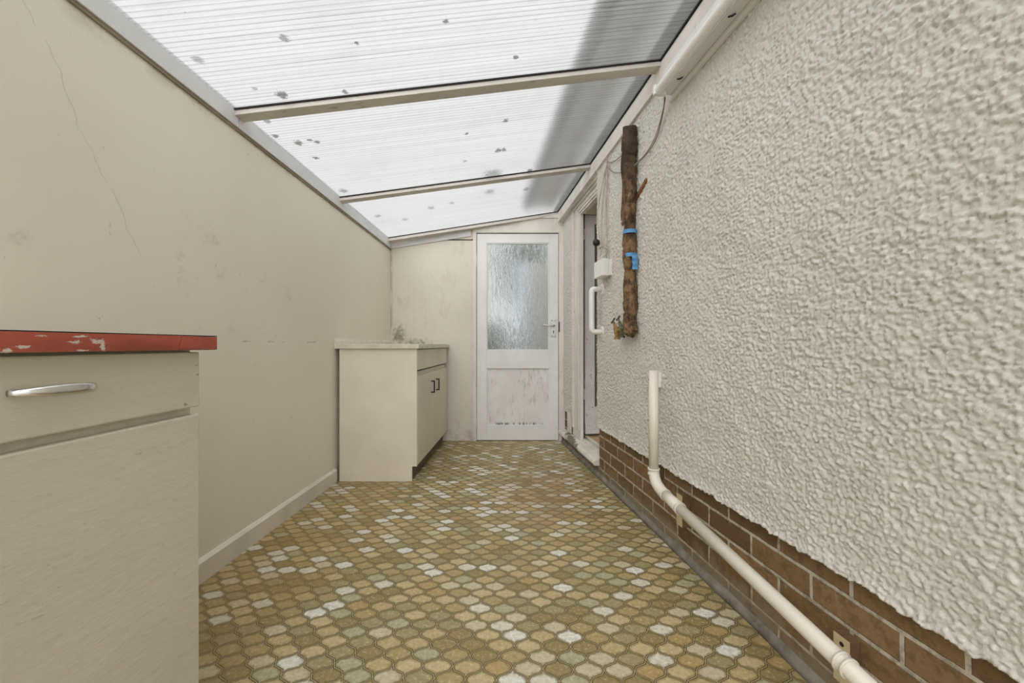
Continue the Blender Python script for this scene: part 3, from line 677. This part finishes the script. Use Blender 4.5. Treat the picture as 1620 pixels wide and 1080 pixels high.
# ------------------------------------------------------------------ near cabinet with red-edged worktop
cx = -.72
cab = thing('base_cabinet', 'old cream painted base cabinet with chrome drawer handle under the red-edged worktop', 'cabinet', (-.97, .6, 0))
bm = bmesh.new(); box(XL+.02, cx-.018, .33, .8765, .08, .907, .001, bm=bm); obj('carcass', bm, M['old_paint'], cab)
obj('plinth', box(XL+.02, cx-.06, .33, .86, 0, .08), M['kick'], cab)
df = obj('drawer_front', box(cx-.018, cx, .335, .8805, .782, .9035, .003), M['old_paint'], cab)
obj('door', box(cx-.018, cx, .335, .8795, .085, .7655, .003), M['old_paint'], cab)
def arch_handle(yc, zc, half, parent):
    pts = []; rad = []
    for i in range(25):
        t = -1+2*i/24; pts.append((cx+.003+.026*(1-abs(t)**3.5), yc+t*half, zc)); rad.append(1)
    bm = bmesh.new(); rings = []
    for i, p in enumerate(pts):
        t = -1+2*i/24; w_ = .0048+.0042*(1-abs(t)**2) ; th = .0032
        ring = [bm.verts.new((p[0]+math.cos(a)*th, p[1], p[2]+math.sin(a)*w_)) for a in [k*PI/5 for k in range(10)]]; rings.append(ring)
    for i in range(24):
        for k in range(10): bm.faces.new((rings[i][k], rings[i][(k+1) % 10], rings[i+1][(k+1) % 10], rings[i+1][k]))
    bm.faces.new(rings[0]); bm.faces.new(rings[-1][::-1])
    return obj('handle', bm, M['chrome'], parent, smooth=True, label='curved chrome pull handle')
arch_handle(.604, .8515, .056, df)
# worktop
wt = thing('worktop', 'worktop with chipped red painted front edge over the near cabinet', 'worktop', (-.97, .6, .908))
obj('board', box(XL+.001, -.703, .31, .9045, .908, .9385), M['laminate'], wt)
obj('top_lip', box(-.709, -.7005, .31, .906, .9385, .9402), M['dark_gap'], wt, label='dark lip of the worn surface')
bm = bmesh.new(); P = []
yj = .806
hexa(bm, [(-.708, .31, .908), (-.70, .31, .908), (-.70, yj-.0032, .908), (-.708, yj-.0032, .908), (-.708, .31, .9385), (-.70, .31, .9385), (-.70, yj+.0055, .9385), (-.708, yj+.0055, .9385)], .001)
obj('edge_strip', bm, M['red'], wt, label='chipped red painted edging')
bm = bmesh.new()
hexa(bm, [(-.708, yj-.002, .908), (-.70, yj-.002, .908), (-.70, .906, .9085), (-.708, .906, .9085), (-.708, yj+.0068, .9385), (-.70, yj+.0068, .9385), (-.70, .906, .9375), (-.708, .906, .9375)], .0015)
obj('edge_strip', bm, M['red'], wt)
obj('edge_strip', box(XL+.03, -.7085, .9045, .9085, .9085, .938), M['red'], wt)

# ------------------------------------------------------------------ far cabinet
Y0, Y1 = 2.64, 3.705; FXc = -.697
cab2 = thing('base_cabinet', 'cream laminate double-door base cabinet in the far left corner', 'cabinet', (-.97, 3.17, 0))
bm = bmesh.new()
box(-1.218, FXc-.031, Y0+.016, Y1, .10, .890, bm=bm)
obj('carcass', bm, M['cream_cab_front'], cab2)
bm = bmesh.new()   # end panel with a cut-out for the kick recess
pl = [(-1.218, 0), (-.730, 0), (-.730, .10), (FXc, .10), (FXc, .892), (-1.218, .892)]
A = [bm.verts.new((a, Y0, b)) for a, b in pl]; B = [bm.verts.new((a, Y0+.016, b)) for a, b in pl]
for i in range(6): bm.faces.new((A[i], A[(i+1) % 6], B[(i+1) % 6], B[i]))
bm.faces.new(A); bm.faces.new(B[::-1]); obj('end_panel', bm, M['cream_cab'], cab2)
obj('plinth', box(-.75, -.7335, Y0+.017, Y1, .0, .099), M['kick'], cab2, label='dark brown kick board')
ym = (Y0+Y1)/2
for k, (a, b) in enumerate(((Y0+.018, ym-.003), (ym+.003, Y1-.002))):
    obj('drawer_front', box(FXc-.016, FXc+.002, a, b, .748, .887, .0012), M['cream_cab_front'], cab2)
    dd = obj('door', box(FXc-.016, FXc+.002, a, b, .104, .708, .0012), M['cream_cab_front'], cab2)
    hy = 3.06 if k == 0 else 3.235
    hb = tube([(FXc+.026, hy, .545), (FXc+.026, hy, .64)], .0055, 8)
    for z in (.549, .636): tube([(FXc+.001, hy, z), (FXc+.026, hy, z)], .005, 8, bm=hb)
    obj('handle', hb, M['black_plastic'], dd, label='slim dark bar handle')
obj('recess_shade', box(FXc-.0308, FXc-.0302, Y0+.018, Y1-.002, .70, .76), M['kick'], cab2, label='dark strip painted in for the finger recess shade')  # thin dark strip carries the shade of the gap below the drawers
obj('recess_rail', box(FXc-.03, FXc-.0175, Y0+.018, Y1-.002, .700, .735), M['cream_cab'], cab2)
w2 = thing('worktop', 'pale laminate worktop on the far cream cabinet', 'worktop', (-.96, 3.17, .892))
obj('board', box(-1.228, -.678, Y0-.018, YF-.004, .8925, .9235, .002), M['laminate'], w2)
bm = bmesh.new(); pf = [(-1.2445, .8925), (-1.228, .8925), (-1.228, .9235), (-1.2335, .945), (-1.2445, .963)]
A = [bm.verts.new((a, Y0-.018, b)) for a, b in pf]; B = [bm.verts.new((a, YF-.004, b)) for a, b in pf]
for i in range(5): bm.faces.new((A[i], A[(i+1) % 5], B[(i+1) % 5], B[i]))
bm.faces.new(A); bm.faces.new(B[::-1]); obj('upstand', bm, M['laminate'], w2)

# ------------------------------------------------------------------ waste pipe
def WQ(D, o, z): return W(D, o, z)
po = .115
wp = thing('waste_pipe', 'cream plastic waste pipe dropping down the roughcast and running along the brick', 'pipe', tuple(WQ(1.72, po, .30)))
vp = WQ(1.745, po, 0); r = .0205
def V(z, d=0): return Vector((vp.x, vp.y, z))
obj('upright_pipe', tube([V(.805), V(.36)], r, 24), M['pvc'], wp, smooth=False)
run0 = WQ(1.70, po, .302); run1 = WQ(.42, po, .158)
obj('elbow', tube(bez(V(.375), V(.325), run0+(run0-run1).normalized()*.012, run0+(run1-run0).normalized()*.055, 12), [r+.003]*13, 24), M['pvc'], wp, smooth=True)
for z in (.372, .352): obj('socket_rim', tube([V(z-.004), V(z+.004)], r+.0048, 24), M['pvc'], wp)
dr = (run1-run0).normalized()
obj('sloping_pipe', tube([run0+dr*.05, run1], r, 24), M['pvc'], wp)
for t in (.055, .165):
    obj('socket_rim', tube([run0+dr*(t-.004), run0+dr*(t+.004)], r+.0045, 24), M['pvc'], wp)
obj('socket', tube([run0+dr*.06, run0+dr*.16], r+.0022, 24), M['pvc'], wp)
for t in (.82, .838): obj('pipe_clip', tube([run0+dr*(t-.003), run0+dr*(t+.003)], r+.0035, 24), M['pvc'], wp)
for me in [o.data for o in wp.children]:
    for p in me.polygons: p.use_smooth = len(p.vertices) < 8
# fixing blocks
def block(D0, D1, z0, z1, t, base, label, painted=False):
    b = thing('fixing_block', label, 'block', tuple(W((D0+D1)/2, base, z0)), 'fixing blocks for the waste pipe')
    bm = bmesh.new(); wbox(D0, D1, base, base+t, z0, z1, .001, bm=bm)
    bmesh.ops.recalc_face_normals(bm, faces=bm.faces); bm.normal_update()
    for f in bm.faces: f.material_index = 1 if f.normal.dot(NV) < .5 and not painted else 0
    obj('block', bm, [M['white_plastic'] if painted else M['block_face'], M['block_side']], b)
    return b
def clip(parent, D, z, o, n=2, dz=-.022):
    bm = tube([W(D, o, z), W(D, o+.012, z)], .011, 14); obj('clip_base', bm, M['white_plastic'], parent)
    sc = tube([W(D, o+.0115, z), W(D, o+.0125, z)], .0055, 10)
    obj('screw_hole', sc, M['black_plastic'], parent, label='dark screw hole')
b1 = block(.948, .990, .085, .203, .031, 0, 'large cream-faced wooden block on the brick, lowest along the sloping pipe')
obj('screw_hole', tube([W(.968, .0312, .184), W(.968, .0318, .184)], .0055, 12), M['black_plastic'], b1)
clip(b1, .968, .158, .031)
b2 = block(1.655, 1.70, .148, .282, .034, 0, 'tall wooden block behind the upper end of the sloping pipe, just past the elbow')
clip(b2, 1.69, .235, .034)
b3 = block(1.86, 1.935, .285, .352, .03, 0, 'small wooden block tucked under the roughcast beside the foot of the upright pipe')
clip(b3, 1.915, .325, .030)
b4 = block(1.855, 1.92, .718, .785, .035, .012, 'white painted block on the roughcast beside the top of the upright pipe', True)
clip(b4, 1.90, .752, .047)

# ------------------------------------------------------------------ lagged pipe
lp0 = W(2.12, .055, 0)
lag = thing('lagged_pipe', 'upright pipe wrapped in ragged brown felt lagging on the roughcast wall', 'pipe', (lp0.x, lp0.y, .97))
pts = []; nr = 110; zs = np.linspace(.985, 2.085, nr)
def lag_r(z):
    segs = [1.035, 1.095, 1.16, 1.32, 1.44, 1.52, 1.62, 1.68, 1.83, 1.93]
    r_ = .030+.0022*math.sin(z*23)+.0014*math.sin(z*51+1)
    for s in segs: r_ -= .0050*math.exp(-((z-s)/.007)**2)
    return r_
bm = bmesh.new(); rings = []; SG = 28
for i, z in enumerate(zs):
    cx_ = .004*math.sin(z*9)+.003*math.sin(z*19+2); ring = []
    for k in range(SG):
        a = 2*PI*k/SG; p = Vector((math.cos(a), math.sin(a), z*6)); rr = lag_r(z)*(1.04+.22*noise.noise(p*1.2)+.10*noise.noise(p*4))*(1.10 if z > 1.9 else 1)
        q = Vector((lp0.x, lp0.y, z)) + DV*(math.cos(a)*rr*.95+cx_) + NV*(math.sin(a)*rr*1.15)
        ring.append(bm.verts.new(q))
    rings.append(ring)
for i in range(nr-1):
    for k in range(SG): bm.faces.new((rings[i][k], rings[i][(k+1) % SG], rings[i+1][(k+1) % SG], rings[i+1][k]))
bm.faces.new(rings[0]); bm.faces.new(rings[-1][::-1])
obj('lagging', bm, M['lagging'], lag, smooth=True)
# loose felt edge curling to the left along the upper half
bm = bmesh.new(); prev = None
for i in range(46):
    z = 1.60+.40*i/45; off = .010+.010*math.sin(z*24)+.006*noise.noise(Vector((z*14, 0, 0)))
    a = Vector((lp0.x, lp0.y, z))+DV*.022+NV*.012; b = Vector((lp0.x, lp0.y, z))+DV*(.030+off)+NV*.030; c = b+Vector((0, 0, 0))+DV*.003+NV*-.004
    ring = [bm.verts.new(q) for q in (a, b, c)]
    if prev:
        for k in range(2): bm.faces.new((prev[k], prev[k+1], ring[k+1], ring[k]))
    prev = ring
obj('loose_felt', bm, M['lagging'], lag, smooth=True)
# crumpled rags at the foot
def crumple(name, c, r, seed, mat, parent, sc=(1, 1, 1)):
    bm = bmesh.new(); bmesh.ops.create_icosphere(bm, subdivisions=4, radius=1)
    for v in bm.verts:
        p = v.co.copy(); n_ = 1+.45*noise.noise(p*1.6+Vector((seed, 0, 0)))+.22*noise.noise(p*4+Vector((0, seed, 0)))
        v.co = Vector(c)+DV*(p.x*r*n_*sc[0])+NV*(p.y*r*n_*sc[1])+Vector((0, 0, p.z*r*n_*sc[2]))
    return obj(name, bm, mat, parent, smooth=True)
crumple('felt_wad', (lp0.x, lp0.y, 1.045), .036, 3, M['lagging'], lag, (1, 1, 1.5))
crumple('felt_wad', W(2.10, .055, 1.005), .030, 8, M['lagging'], lag, (1, 1, 1.2))
crumple('pipe_joint', W(2.12, .07, .985), .020, 5, M['verdigris'], lag, (1.3, 1, .9))
for z0 in (1.525,):
    obj('tape_band', tube([Vector((lp0.x, lp0.y, z0-.010)), Vector((lp0.x, lp0.y, z0+.010))], .0365, 24, cap=False), M['blue_tape'], lag, label='blue tape band')
obj('tape_band', tube([Vector((lp0.x, lp0.y, 1.388)), Vector((lp0.x, lp0.y, 1.408))], .0375, 24, cap=False), M['blue_tape'], lag, label='blue tape band')
bm = bmesh.new(); prev = None
for i in range(14):
    z = 1.402-.085*i/13; wv = .004*math.sin(i*1.3)
    a = W(2.12, .055, z)+DV*(-.037+wv)+NV*(.006-.0004*i); b = W(2.12, .055, z)+DV*(-.046+wv*.5)+NV*(-.024); ring = [bm.verts.new(a), bm.verts.new((a+b)/2+DV*-.004), bm.verts.new(b)]
    if prev:
        for k in range(2): bm.faces.new((prev[k], prev[k+1], ring[k+1], ring[k]))
    prev = ring
obj('tape_tail', bm, M['blue_tape'], lag, label='hanging end of blue tape')
# timber stick behind the pipe
st = beam(W(2.30, .020, 1.625), W(1.995, .020, 1.76), .022, .012, up=NV, bev=.002)
tag(obj('timber_stick', st, M['wood_stick']), 'short reddish stick of timber wedged aslant behind the lagged pipe', 'stick')
# two stop taps
def tap(c, tilt, mat, lab):
    t = thing('stop_tap', lab, 'tap', tuple(c)); t.scale = (1.3, 1.3, 1.3); c = Vector(c)
    body = tube([c+Vector((0, 0, -.030)), c+Vector((0, 0, -.012)), c+Vector((0, 0, -.010)), c, c+tilt*.012, c+tilt*.014, c+tilt*.034], [.010, .011, .014, .014, .013, .009, .007], 12)
    tube([c+DV*-.030, c+DV*-.012, c+DV*.012], [.009, .009, .011], 12, bm=body)
    tube([c+Vector((0, 0, -.038)), c+Vector((0, 0, -.030))], [.014, .014], 6, bm=body)
    obj('body', body, mat, t, smooth=False)
    side = tilt.cross(NV).normalized()
    sp = obj('spindle', tube([c+tilt*.03, c+tilt*.052], .004, 8), M['verdigris'], t)
    obj('tee_handle', tube([c+tilt*.052-side*.018, c+tilt*.052-side*.006, c+tilt*.052+side*.006, c+tilt*.052+side*.018], [.0048, .0038, .0038, .0048], 8), M['verdigris'], t)
    return t
tap(W(2.255, .070, 1.0), (Vector((0, 0, 1))+DV*.5+NV*.2).normalized(), M['brass'], 'brass stop tap on the left at the foot of the lagged pipe')
tap(W(2.195, .068, 1.008), (Vector((0, 0, 1))+DV*.45+NV*.15).normalized(), M['verdigris'], 'green tarnished stop tap between the brass tap and the lagged pipe')

# ------------------------------------------------------------------ fluorescent batten
fl = thing('fluorescent_light', 'unlit fluorescent batten light on the roughcast wall below the roof', 'light', tuple(W(1.2, .06, 2.02)))
zt_ = 2.005
obj('back_plate', wbox(.50, 1.76, .0205, .036, 2.006, 2.118, .001), M['white_plastic'], fl)
obj('housing', wbox(.515, 1.745, .036, .078, 2.024, 2.118, .004), M['white_gloss'], fl)
tr_ = []
obj('tube', tube([W(.545, .105, 2.028), W(1.715, .105, 2.028)], .019, 20), M['tube_glass'], fl, label='unlit white glass tube')
for D in (.535, 1.727):
    obj('lamp_holder', wbox(D-.010, D+.010, .070, .125, 2.008, 2.050, .004), M['white_plastic'], fl)
for D in (1.32, 1.63):
    obj('spring_clip', tube([W(D-.006, .050, 2.0235), W(D, .058, 2.019), W(D+.010, .066, 2.0235)], .003, 8), M['black_plastic'], fl, label='dark spring clip')
# ------------------------------------------------------------------ cables
def cable(name, P, r_, mat, lab):
    return tag(obj(name, tube(smooth_path(P, 8), r_, 8), mat, smooth=True), lab, 'cable')
cable('cable', [W(1.75, .06, 2.03), W(1.80, .04, 1.985), W(1.88, .03, 1.91), W(1.97, .035, 1.875), W(2.08, .05, 1.862)], .0028, M['cable_dark'], 'thin grey cable sagging from the batten light to the lagged pipe')
cable('cable', [W(1.76, .05, 2.025), W(1.83, .035, 1.97), W(1.90, .03, 1.915), W(1.99, .035, 1.88), W(2.09, .05, 1.868)], .0022, M['cable_dark'], 'second thin cable running beside the one from the batten light')
cable('cable', [W(2.16, .04, 1.955), W(2.25, .03, 2.012), W(2.36, .03, 2.03), W(2.45, .03, 2.055), W(2.50, .032, 2.085)], .0026, M['cable_dark'], 'upper thin cable looping left from the lagged pipe')
cable('cable', [W(2.155, .04, 1.915), W(2.22, .03, 1.905), W(2.32, .03, 1.935), W(2.42, .03, 1.985), W(2.49, .032, 2.045)], .0024, M['cable_dark'], 'lower thin cable looping left from the lagged pipe')
cable('cable', [W(2.50, .035, 2.11), W(2.505, .035, 1.90), W(2.52, .035, 1.75), W(2.505, .035, 1.60), W(2.51, .035, 1.52), W(2.515, .035, 1.462)], .005, M['cable'], 'painted cable dropping straight into the junction box')
cable('cable', [W(2.49, .035, 2.07), W(2.56, .04, 1.98), W(2.63, .05, 1.80), W(2.61, .05, 1.66), W(2.55, .045, 1.56), W(2.485, .04, 1.53), W(2.49, .04, 1.50), W(2.53, .045, 1.485)], .0042, M['cable'], 'loose white cable bowing out past the door edge')
cable('cable', [W(2.49, .04, 2.06), W(2.545, .04, 1.92), W(2.57, .045, 1.72), W(2.565, .045, 1.55), W(2.585, .05, 1.50)], .0035, M['cable'], 'thin white cable between the straight cable and the bowed one')
# junction box
jb = thing('junction_box', 'white plastic junction box on the wall above the grab rail', 'junction box', tuple(W(2.50, .06, 1.38)))
obj('box_base', wbox(2.455, 2.60, .010, .040, 1.355, 1.455, .003), M['white_plastic'], jb)
obj('box_lid', wbox(2.452, 2.603, .0405, .085, 1.352, 1.458, .004), M['white_plastic'], jb)
# dark round fitting
kb = thing('door_knob', 'dark round knob-like fitting at the door edge above the junction box', 'knob', tuple(W(2.63, .06, 1.60)))
obj('knob', tube([W(2.64, .035, 1.605), W(2.64, .050, 1.605), W(2.64, .064, 1.605), W(2.64, .076, 1.605)], [.016, .024, .024, .014], 16), M['black_plastic'], kb, smooth=True)
obj('mount', wbox(2.60, 2.665, .010, .036, 1.57, 1.64, .003), M['pvc'], kb)
# ------------------------------------------------------------------ grab rail
gr = thing('grab_rail', 'white tubular grab rail beside the open side door', 'grab rail', tuple(W(2.62, .03, 1.14)))
gz0_, gz1_ = 1.005, 1.29; gd = 2.625; ro = .085
pts = [W(gd, .018, gz0_)]+bez(W(gd, .045, gz0_), W(gd, ro+.008, gz0_), W(gd, ro+.008, gz0_-.002), W(gd, ro+.008, gz0_+.045), 8)+bez(W(gd, ro+.008, gz1_-.045), W(gd, ro+.008, gz1_+.002), W(gd, ro+.008, gz1_), W(gd, .045, gz1_), 8)+[W(gd, .018, gz1_)]
obj('bar', tube(pts, .0175, 20), M['white_plastic'], gr, smooth=True)
for z in (gz0_, gz1_):
    obj('flange', tube([W(gd, .008, z), W(gd, .020, z), W(gd, .026, z)], [.040, .040, .030], 24), M['white_plastic'], gr, smooth=False)

# ------------------------------------------------------------------ outside
bm = bmesh.new(); box(-9, 9, YF+.1, 16, -.12, -.03, bm=bm); struct('floor_yard', bm, M['concrete'], 'concrete yard behind the glazed door', 'ground')
bm = bmesh.new(); box(.06, 1.9, 5.2, 7.0, -.03, 2.0, bm=bm); struct('wall_yard', bm, M['yard_wall'], 'pale outbuilding wall dimly seen through the door glass', 'wall')
tag(obj('downpipe', tube([(.02, 5.12, -.03), (.02, 5.12, 2.0)], .04, 14), M['downpipe_blue'], smooth=True), 'pale blue downpipe blurred behind the door glass', 'pipe')
def bush(c, r, n_, seed, lab):
    q = random.Random(seed); b = thing('shrub', lab, 'shrub', (c[0], c[1], -.03)); bm = bmesh.new()
    for i in range(n_):
        d = Vector((q.gauss(0, 1), q.gauss(0, 1), q.gauss(0, 1))).normalized()*(q.random()**.4); p = Vector(c)+Vector((d.x*r[0], d.y*r[1], d.z*r[2]))
        s = .05+.05*q.random(); u = Vector((q.gauss(0, 1), q.gauss(0, 1), q.gauss(0, 1))).normalized(); v = u.orthogonal().normalized()
        bm.faces.new([bm.verts.new(p+u*s), bm.verts.new(p+v*s*.5), bm.verts.new(p-u*s), bm.verts.new(p-v*s*.5)])
    obj('foliage', bm, M['leaf'], b); obj('trunk', tube([(c[0], c[1], -.03), (c[0], c[1], c[2])], .05, 8), M['bark'], b)
bush((.16, 7.7, 2.45), (.5, .5, .8), 3000, 1, 'tall dark shrub blurred behind the upper door glass')
bush((-.46, 6.0, .75), (.3, .3, .55), 700, 2, 'low green shrub blurred behind the lower left of the door glass')
